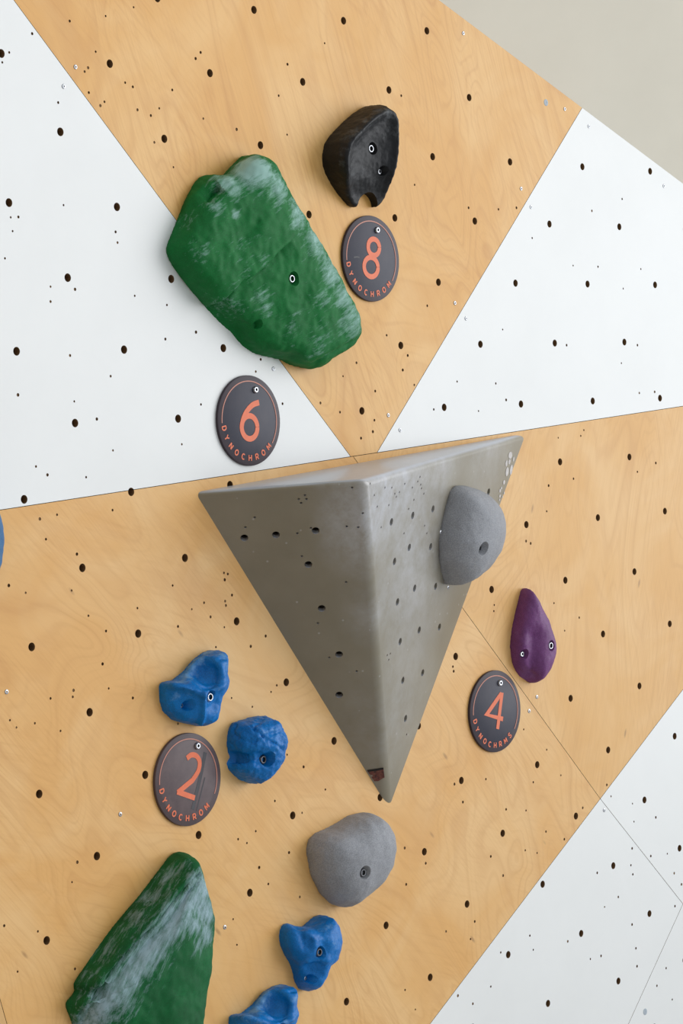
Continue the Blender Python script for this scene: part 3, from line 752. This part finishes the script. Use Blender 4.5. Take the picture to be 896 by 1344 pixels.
# ------------------------------------------------------------------ the pyramid volume
mtv, nt, b = nodes('painted_volume')
v = coords(nt)
n1 = noise_tex(nt, v, 9, 5, 0.6)
c = mixc(nt, ramp(nt, n1, [(0.35, 0.0), (0.7, 1.0)]), srgb(132, 123, 102), srgb(143, 134, 114))
scr = ramp(nt, noise_tex(nt, coords(nt, 0.9, (14, 14, 150)), 1.0, 5, 0.75), [(0.68, 0.0), (0.80, 0.35)])
c = mixc(nt, scr, c, srgb(178, 174, 168))
vo = N(nt, 'ShaderNodeTexVoronoi'); vo.inputs['Scale'].default_value = 42; nt.links.new(v, vo.inputs['Vector'])
c = mixc(nt, ramp(nt, vo.outputs['Distance'], [(0.05, 0.5), (0.09, 0.0)]), c, srgb(188, 184, 180))
def chalk_sheen(c, P, r, amt):
    """chalk scuffs plus painted sky sheen around a point of the volume"""
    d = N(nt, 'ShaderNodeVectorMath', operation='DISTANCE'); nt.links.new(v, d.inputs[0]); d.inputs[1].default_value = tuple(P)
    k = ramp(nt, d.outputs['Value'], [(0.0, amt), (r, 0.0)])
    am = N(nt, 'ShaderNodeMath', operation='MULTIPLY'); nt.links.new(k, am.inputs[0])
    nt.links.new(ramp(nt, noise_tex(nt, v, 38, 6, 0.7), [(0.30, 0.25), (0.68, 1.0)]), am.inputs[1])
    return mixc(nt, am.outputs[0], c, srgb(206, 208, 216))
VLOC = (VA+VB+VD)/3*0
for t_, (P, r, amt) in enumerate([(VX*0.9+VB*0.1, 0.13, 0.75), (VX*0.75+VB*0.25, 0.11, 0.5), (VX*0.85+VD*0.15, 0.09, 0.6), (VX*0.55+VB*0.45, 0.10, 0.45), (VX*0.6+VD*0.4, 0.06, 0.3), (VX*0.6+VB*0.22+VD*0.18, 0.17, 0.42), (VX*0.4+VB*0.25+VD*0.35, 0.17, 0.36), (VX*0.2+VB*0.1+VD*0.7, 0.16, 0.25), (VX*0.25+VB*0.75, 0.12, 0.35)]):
    c = chalk_sheen(c, P, r, amt)
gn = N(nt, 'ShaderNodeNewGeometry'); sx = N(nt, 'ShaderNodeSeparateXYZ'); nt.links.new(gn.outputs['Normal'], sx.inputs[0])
c = mixc(nt, ramp(nt, sx.outputs['Z'], [(0.35, 0.0), (0.75, 0.7)]), c, srgb(196, 200, 210))   # upward faces painted paler: light on the top put into the colour
nt.links.new(c, b.inputs['Base Color']); b.inputs['Roughness'].default_value = 0.30; b.inputs['Specular IOR Level'].default_value = 0.6
bump(nt, b, noise_tex(nt, v, 260, 3), 0.10, 0.0008)
VOLM = mtv

nL = np.cross(VA-VX, VD-VX); nL /= np.linalg.norm(nL); nL *= np.sign(nL@(CAM-VX))
nR = np.cross(VD-VX, VB-VX); nR /= np.linalg.norm(nR); nR *= np.sign(nR@(CAM-VX))
bm = bmesh.new()
a_, b_, d_, x_ = (bm.verts.new(p) for p in (VA, VB, VD, VX))
for q in ((a_, d_, x_), (d_, b_, x_), (b_, a_, x_), (a_, b_, d_)): bm.faces.new(q)
bmesh.ops.recalc_face_normals(bm, faces=bm.faces)
ridge = [e for e in bm.edges if x_ in e.verts]
ve = bmesh.ops.bevel(bm, geom=ridge+[x_], offset=0.011, offset_type='OFFSET', segments=5, profile=0.5, affect='EDGES')
base_e = [e for e in bm.edges if all(abs(v.co.y) < 1e-5 for v in e.verts) and e.calc_length() > 0.2]
corner = []
bmesh.ops.subdivide_edges(bm, edges=[e for e in bm.edges if e.calc_length() > 0.15], cuts=5, use_grid_fill=False)
bmesh.ops.triangulate(bm, faces=bm.faces)
vme = bm_mesh('body', bm)
# bored t-nut holes and screw holes, per face, in photo pixels
VL = [(320.5, 706), (362, 702), (414, 696.5), (404.5, 741), (422, 798.5), (444.8, 859), (445, 912)]
VR = [(513.5, 685), (541.5, 676.5), (568, 668), (517.5, 737), (537, 718.5), (565, 717.5), (521.5, 790), (544, 772), (571.5, 769.5), (525, 842), (550, 827), (576.5, 823), (528.5, 893), (554.5, 883), (532, 943), (641, 645.5)]
VLs = [(400, 650), (402, 655), (392, 655), (395, 660), (462, 640), (322, 692), (334, 679), (455, 691), (470, 692), (396, 730), (454, 764), (417, 818), (468, 881), (432, 863), (408, 693), (390, 700), (476, 674)]
VRs = [(533.5, 964), (486, 635), (491, 650), (495, 665), (500, 692), (510, 663), (514, 640), (518, 648), (520, 652), (531, 635), (551, 626), (553, 641), (556, 648), (541, 640), (505, 640), (543, 656), (508, 860), (512, 858), (510, 866), (557, 690), (560, 700), (530, 700), (536, 668), (524, 646), (548, 632), (552, 636)]
cut = bmesh.new()
def bore(cut, P, n, r, dep, seg):
    n = Vector(n); u = n.orthogonal().normalized(); w = n.cross(u); P = Vector(P)
    rows = [[cut.verts.new(P+n*k+r*(u*math.cos(2*math.pi*j/seg)+w*math.sin(2*math.pi*j/seg))) for j in range(seg)] for k in (-dep, 0.012)]
    for j in range(seg): cut.faces.new((rows[0][j], rows[0][(j+1) % seg], rows[1][(j+1) % seg], rows[1][j]))
    cut.faces.new(rows[0][::-1]); cut.faces.new(rows[1])
vholes = []
for pts, n, r, dep, seg in ((VL, nL, 0.0058, 0.016, 20), (VR, nR, 0.0058, 0.016, 20), (VLs, nL, 0.0019, 0.004, 8), (VRs, nR, 0.0019, 0.004, 8)):
    seen = []
    for (x, y) in pts:
        P = pray(x, y, VX, n)
        if any(np.linalg.norm(P-q) < 0.0055 for q in seen): continue
        seen.append(P); bore(cut, P, n, r, dep, seg)
        if seg == 20: vholes.append((P, n))
bmesh.ops.recalc_face_normals(cut, faces=cut.faces)
vme = boolean_cut(vme, bm_mesh('cut', cut))
vme.polygons.foreach_set('use_smooth', [True]*len(vme.polygons)); vme.set_sharp_from_angle(angle=math.radians(28))
co = np.zeros(len(vme.vertices)*3); vme.vertices.foreach_get('co', co); co = co.reshape(-1, 3)
volume = empty('climbing_volume', tuple((VA+VB+VD)/3), 'large grey-brown painted triangular pyramid volume with drilled faces', 'climbing volume')
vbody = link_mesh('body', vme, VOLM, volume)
class FF: pass
def face_frame(P, n):
    n = np.array(n)/np.linalg.norm(n); u = np.cross([0, 0, 1.0], n); u /= np.linalg.norm(u)
    if u[0] < 0: u = -u
    v_ = np.cross(n, u); v_ = v_ if v_[2] > 0 else -v_
    return Frame(P, u, v_, n)
for P, n in vholes[:-2]: put('t_nut', ME_TNUT, volume, P-np.array(n)*0.0095, face_frame(P, n))
# white printed mark near the upper right corner, on the right face
def flat_poly(name, pts_px, n, mat, parent, lift=0.0006, origin=None):
    P = [pray(x, y, VX if origin is None else origin, n)+n*lift for x, y in pts_px]
    bm = bmesh.new(); vv = [bm.verts.new(p) for p in P]; f = bm.faces.new(vv); f.normal_update()
    if np.dot(f.normal, n) < 0: f.normal_flip()
    r = bmesh.ops.extrude_face_region(bm, geom=[f])
    for g in r['geom']:
        if isinstance(g, bmesh.types.BMVert): g.co -= Vector(n)*(lift*0.9)
    bmesh.ops.recalc_face_normals(bm, faces=bm.faces)
    return link_mesh(name, bm_mesh(name, bm), mat, parent)
PRINT = plain('white_print', srgb(214, 208, 204), 0.6, 0, 0.25)
def leaf(cx, cy, w, h, lean, k=10): return [(cx+w*math.cos(2*math.pi*i/k)+lean*math.sin(2*math.pi*i/k)*h, cy-h*math.sin(2*math.pi*i/k)) for i in range(k)]
for cx, cy, w, h in ((669.2, 597.5, 2.4, 4.6), (664.2, 608, 1.3, 4.2), (668.0, 606, 1.3, 3.6), (665.0, 619, 1.9, 6.0), (670.3, 616.5, 1.7, 6.8), (673.5, 602.5, 0.8, 3.2)):
    flat_poly('printed_mark', leaf(cx, cy, w, h, 0.12), nR, PRINT, volume)
for cx, cy, w, h in ((661.0, 633, 1.3, 3.0), (655.8, 644, 1.0, 2.4), (657.5, 640.5, 0.8, 1.8), (655.5, 651, 0.9, 2.0), (661, 647, 0.6, 1.8), (655.0, 656, 0.7, 1.6), (659, 652, 0.5, 1.4)):
    flat_poly('printed_letter', leaf(cx, cy, w, h, 0.12), nR, PRINT, volume)
# worn red sticker near the tip, on the left face
mts, nt, b = nodes('worn_red_sticker')
v = coords(nt)
c = ramp(nt, noise_tex(nt, v, 130, 4, 0.7), [(0.36, srgb(60, 40, 38)), (0.50, srgb(120, 62, 54)), (0.60, srgb(104, 84, 70)), (0.70, srgb(196, 184, 172))])
nt.links.new(c, b.inputs['Base Color']); b.inputs['Roughness'].default_value = 0.6
flat_poly('sticker', [(481.5, 1011), (494, 1009.5), (503, 1008.2), (504.5, 1020), (496, 1025), (491, 1025)], nL, mts, volume, 0.0008)
flat_poly('sticker_edge', [(482, 1010.5), (494, 1008.8), (503, 1007.4), (503.2, 1009.4), (494, 1011.2), (483, 1012.5)], nL, SOCKET, volume, 0.0011)

# grey half-round hold on the volume's right face
out = [(596,638.6),(604,637.6),(612.4,638.6),(632,643.5),(648.4,654.9),(659.8,669.7),(664.7,687.7),(664,704),(658.2,723.7),(645,743.3),(625.5,759.7),(602.6,769.5),(594,772),(587.8,771.5),(584,768),(581.3,759.7),(576.4,733.5),(576,718),(576.4,707.3),(581.3,681),(587.8,655),(591.5,644)]
F0 = face_frame(pray(605, 710, VX, nR), nR)
H = Hold(F0, out, [(1, 0), (1, 0.007), (0.985, 0.017), (0.93, 0.030), (0.80, 0.044), (0.58, 0.055), (0.30, 0.061), (0.0, 0.063)], smooth=2, iters=16)
H.rough(14, 0.0015, 23)
t = hold('grey half-round hold bolted to the right face of the pyramid volume', G, H.f)
_, fl = H.build('climbing_hold', GREY, t, [(627, 719, 0.0080, 0.005)], [(600, 660, 0.04, 0.2)])
put('bolt', ME_BOLT, t, fl[0], H.f)
for x, y in ((578, 698.5), (588, 771)):
    put('screw', ME_SCREW, t, pray(x, y, VX+nR*0.012, nR), F0)

# ------------------------------------------------------------------ number plates
mtd, nt, b = nodes('dark_plate')
v = coords(nt)
rad = N(nt, 'ShaderNodeVectorMath', operation='LENGTH'); nt.links.new(v, rad.inputs[0])
c = mixc(nt, ramp(nt, noise_tex(nt, v, 45, 4, 0.6), [(0.3, 0.0), (0.7, 1.0)]), srgb(38, 39, 56), srgb(50, 47, 60))
c = mixc(nt, ramp(nt, rad.outputs['Value'], [(0.0545, 0.0), (0.058, 0.55)]), c, srgb(72, 56, 58))
nt.links.new(c, b.inputs['Base Color']); b.inputs['Roughness'].default_value = 0.45; b.inputs['Specular IOR Level'].default_value = 0.3
PLATE = mtd
mtd2 = mtd.copy(); mtd2.name = 'brown_plate'
for n in mtd2.node_tree.nodes:
    if n.type == 'MIX' and n.data_type == 'RGBA' and not n.inputs[6].is_linked:
        n.inputs[6].default_value = srgb(92, 78, 80); n.inputs[7].default_value = srgb(108, 92, 92)
ORANGE = plain('orange_print', srgb(238, 112, 62), 0.5, 0, 0.10)
LINE = plain('faded_orange_print', srgb(206, 134, 112), 0.5, 0, 0.10)
SCRATCH = plain('dark_scratch', srgb(50, 46, 52), 0.5, 0, 0.2)
def ribbon(name, pts, w, mat, parent, y=-0.0049, closed=False, round_cap=True, t=0.0005):
    """flat printed stroke of width w along local (x, z) points, a hair proud of the plate"""
    P = [np.array(p, float) for p in pts]; n = len(P); bm = bmesh.new(); L, Rr = [], []
    for i in range(n):
        if closed: d = P[(i+1) % n]-P[i-1]
        else: d = P[min(i+1, n-1)]-P[max(i-1, 0)]
        d = d/np.linalg.norm(d); nn = np.array([-d[1], d[0]])
        k = 1.0
        if 0 < i < n-1 or closed:
            e = P[i]-P[i-1]; e = e/np.linalg.norm(e); k = 1/max(0.55, abs(np.dot(nn, np.array([-e[1], e[0]]))))
        L.append(bm.verts.new((*(P[i]+nn*w/2*k), 0))); Rr.append(bm.verts.new((*(P[i]-nn*w/2*k), 0)))
    rng = n if closed else n-1
    for i in range(rng): bm.faces.new((L[i], L[(i+1) % n], Rr[(i+1) % n], Rr[i]))
    for v_ in bm.verts: v_.co = (v_.co.x, y, v_.co.y)
    r = bmesh.ops.extrude_face_region(bm, geom=bm.faces[:])
    for g in r['geom']:
        if isinstance(g, bmesh.types.BMVert): g.co.y += t
    bmesh.ops.recalc_face_normals(bm, faces=bm.faces)
    me = bm_mesh(name, bm)
    o = bpy.data.objects.new(name, me); COL.objects.link(o); me.materials.append(mat); o.parent = parent
    return o
def multi(name, strokes, w, mat, parent, y=-0.0049):
    parts = []
    for k, s_ in enumerate(strokes): parts.append(ribbon(name, s_, w, mat, parent, y-0.00006*k))
    if len(parts) > 1:
        bm = bmesh.new()
        for p in parts: bm.from_mesh(p.data)
        bm.to_mesh(parts[0].data); bm.free()
        for p in parts[1:]: bpy.data.objects.remove(p)
    return parts[0]
def arc(cx, cy, rx, ry, a0, a1, n): return [(cx+rx*math.cos(math.radians(a0+(a1-a0)*k/n)), cy+ry*math.sin(math.radians(a0+(a1-a0)*k/n))) for k in range(n+1)]
def spl(p, n=24): return [tuple(q) for q in catmull(p, n)]
GLY = {  # strokes on a box -0.5..0.5
 'D': [[(-.38, -.5), (-.38, .5)], [(-.42, .47), (0, .47)] + arc(-.0, 0, .42, .47, 80, -80, 10) + [(0, -.47), (-.42, -.47)]],
 'Y': [[(-.42, .5), (0, .0), (0, -.5)], [(.42, .5), (0, 0)]],
 'N': [[(-.38, -.5), (-.38, .5)], [(-.36, .46), (.36, -.46)], [(.38, -.5), (.38, .5)]],
 'O': [arc(0, 0, .45, .47, 0, 360, 18)],
 'C': [arc(.05, 0, .45, .47, 48, 312, 14)],
 'H': [[(-.38, -.5), (-.38, .5)], [(.38, -.5), (.38, .5)], [(-.36, 0), (.36, 0)]],
 'R': [[(-.38, -.5), (-.38, .5)], [(-.42, .47), (.05, .47)] + arc(.05, .2, .30, .27, 80, -80, 8) + [(.05, -.07), (-.36, -.07)], [(.0, -.07), (.38, -.5)]],
 'M': [[(-.48, -.5), (-.42, .46)], [(-.42, .46), (0, -.25), (.42, .46)], [(.48, -.5), (.42, .46)]],
 'S': [spl([(.34, .32), (.15, .47), (-.18, .46), (-.34, .26), (-.12, .06), (.18, -.06), (.36, -.26), (.18, -.46), (-.15, -.47), (-.36, -.32)], 22)],
}
RD = 0.0667
def plate(px, py, label, mat, numeral, word, t0, t1, line0, line1, screw, lw=0.10, scratch=None):
    c = un(px, py, 0.002)
    t = empty('number_plate', (c[0], 0, c[2]), label, 'sign', 'round number plates beside the holds')
    bm = bmesh.new(); n = 72; rows = []
    for r, y in ((RD, 0), (RD, -0.0035), (RD-0.0004, -0.0042), (RD-0.0011, -0.0045)):
        rows.append([bm.verts.new((r*math.cos(2*math.pi*k/n), y, r*math.sin(2*math.pi*k/n))) for k in range(n)])
    for a in range(3):
        for k in range(n): bm.faces.new((rows[a][k], rows[a][(k+1) % n], rows[a+1][(k+1) % n], rows[a+1][k]))
    bm.faces.new(rows[-1]); bm.faces.new(rows[0][::-1])
    bmesh.ops.recalc_face_normals(bm, faces=bm.faces)
    me = bm_mesh('disc', bm, 30); me.materials.append(mat)
    o = bpy.data.objects.new('disc', me); COL.objects.link(o); o.parent = t
    sc = lambda p: (p[0]*RD, p[1]*RD)
    num = multi('numeral', [[sc(p) for p in s_] for s_ in numeral], lw*RD, ORANGE, t)
    num['label'] = 'orange printed numeral'
    ribbon('ring_line', [sc(p) for p in arc(0, 0, .87, .87, line0, line1, 60)], 0.022*RD, LINE, t)
    for k, ch in enumerate(word):
        a = math.radians(t0+(t1-t0)*k/(len(word)-1)); gx, gz = .825*math.cos(a), .825*math.sin(a)
        rot = a+math.pi/2; hgt, wid = 0.125, 0.105
        st = []
        for s_ in GLY[ch]:
            st.append([sc((gx+x*wid*math.cos(rot)-z*hgt*math.sin(rot), gz+x*wid*math.sin(rot)+z*hgt*math.cos(rot))) for x, z in s_])
        multi('letter', st, 0.028*RD, ORANGE, t)
    s = bpy.data.objects.new('screw', ME_BIGSCREW); COL.objects.link(s); s.parent = t; s.location = (screw[0]*RD, -0.0046, screw[1]*RD)
    for sp, w in (scratch or []): ribbon('scratch', [sc(p) for p in sp], w*RD, SCRATCH, t, y=-0.0047, t=0.0002)
    return t
plate(485.6, 339.5, 'round dark plate with orange numeral 8 between the green and black holds', PLATE,
      [arc(.10, .264, .20, .19, 0, 360, 28), arc(-.03, -.197, .245, .225, 0, 360, 32)], 'DYNOCHROM', 190, 314, 183, -36, (.24, .665), 0.12, [([(-.62, .02), (-.5, .03), (-.42, .02)], 0.03)])
plate(325.6, 552, 'round dark plate with orange numeral 6 on the white panel', PLATE,
      [arc(-.01, -.15, .25, .255, 0, 360, 32), spl([(.33, .39), (.12, .34), (-.08, .20), (-.2, .04), (-.26, -.12)], 16)], 'DYNOCHROM', 190, 314, 182, -37, (.23, .675), 0.125)
plate(648.6, 933.5, 'round dark plate with orange numeral 4 below the purple teardrop hold', PLATE,
      [[(.245, .41), (-.36, -.04), (.27, -.22)], [(.28, .43), (.04, -.44)]], 'DYNOCHRMS', 191, 308, 180, -36, (.21, .675), 0.115)
plate(245.6, 1023, 'round brownish plate with orange numeral 2 and a dark diagonal scuff', mtd2,
      [spl([(-.02, .46), (.12, .515), (.27, .475), (.36, .34), (.31, .15), (.12, -.03)], 20)+[(-.35, -.235)], [(-.36, -.215), (.16, -.42)]], 'DYNOCHROM', 190, 308, 180, -28, (.31, .69), 0.115,
      [([(.55, .52), (.36, .0), (.08, -.66)], 0.10), ([(.50, -.02), (.2, -.7)], 0.03)])
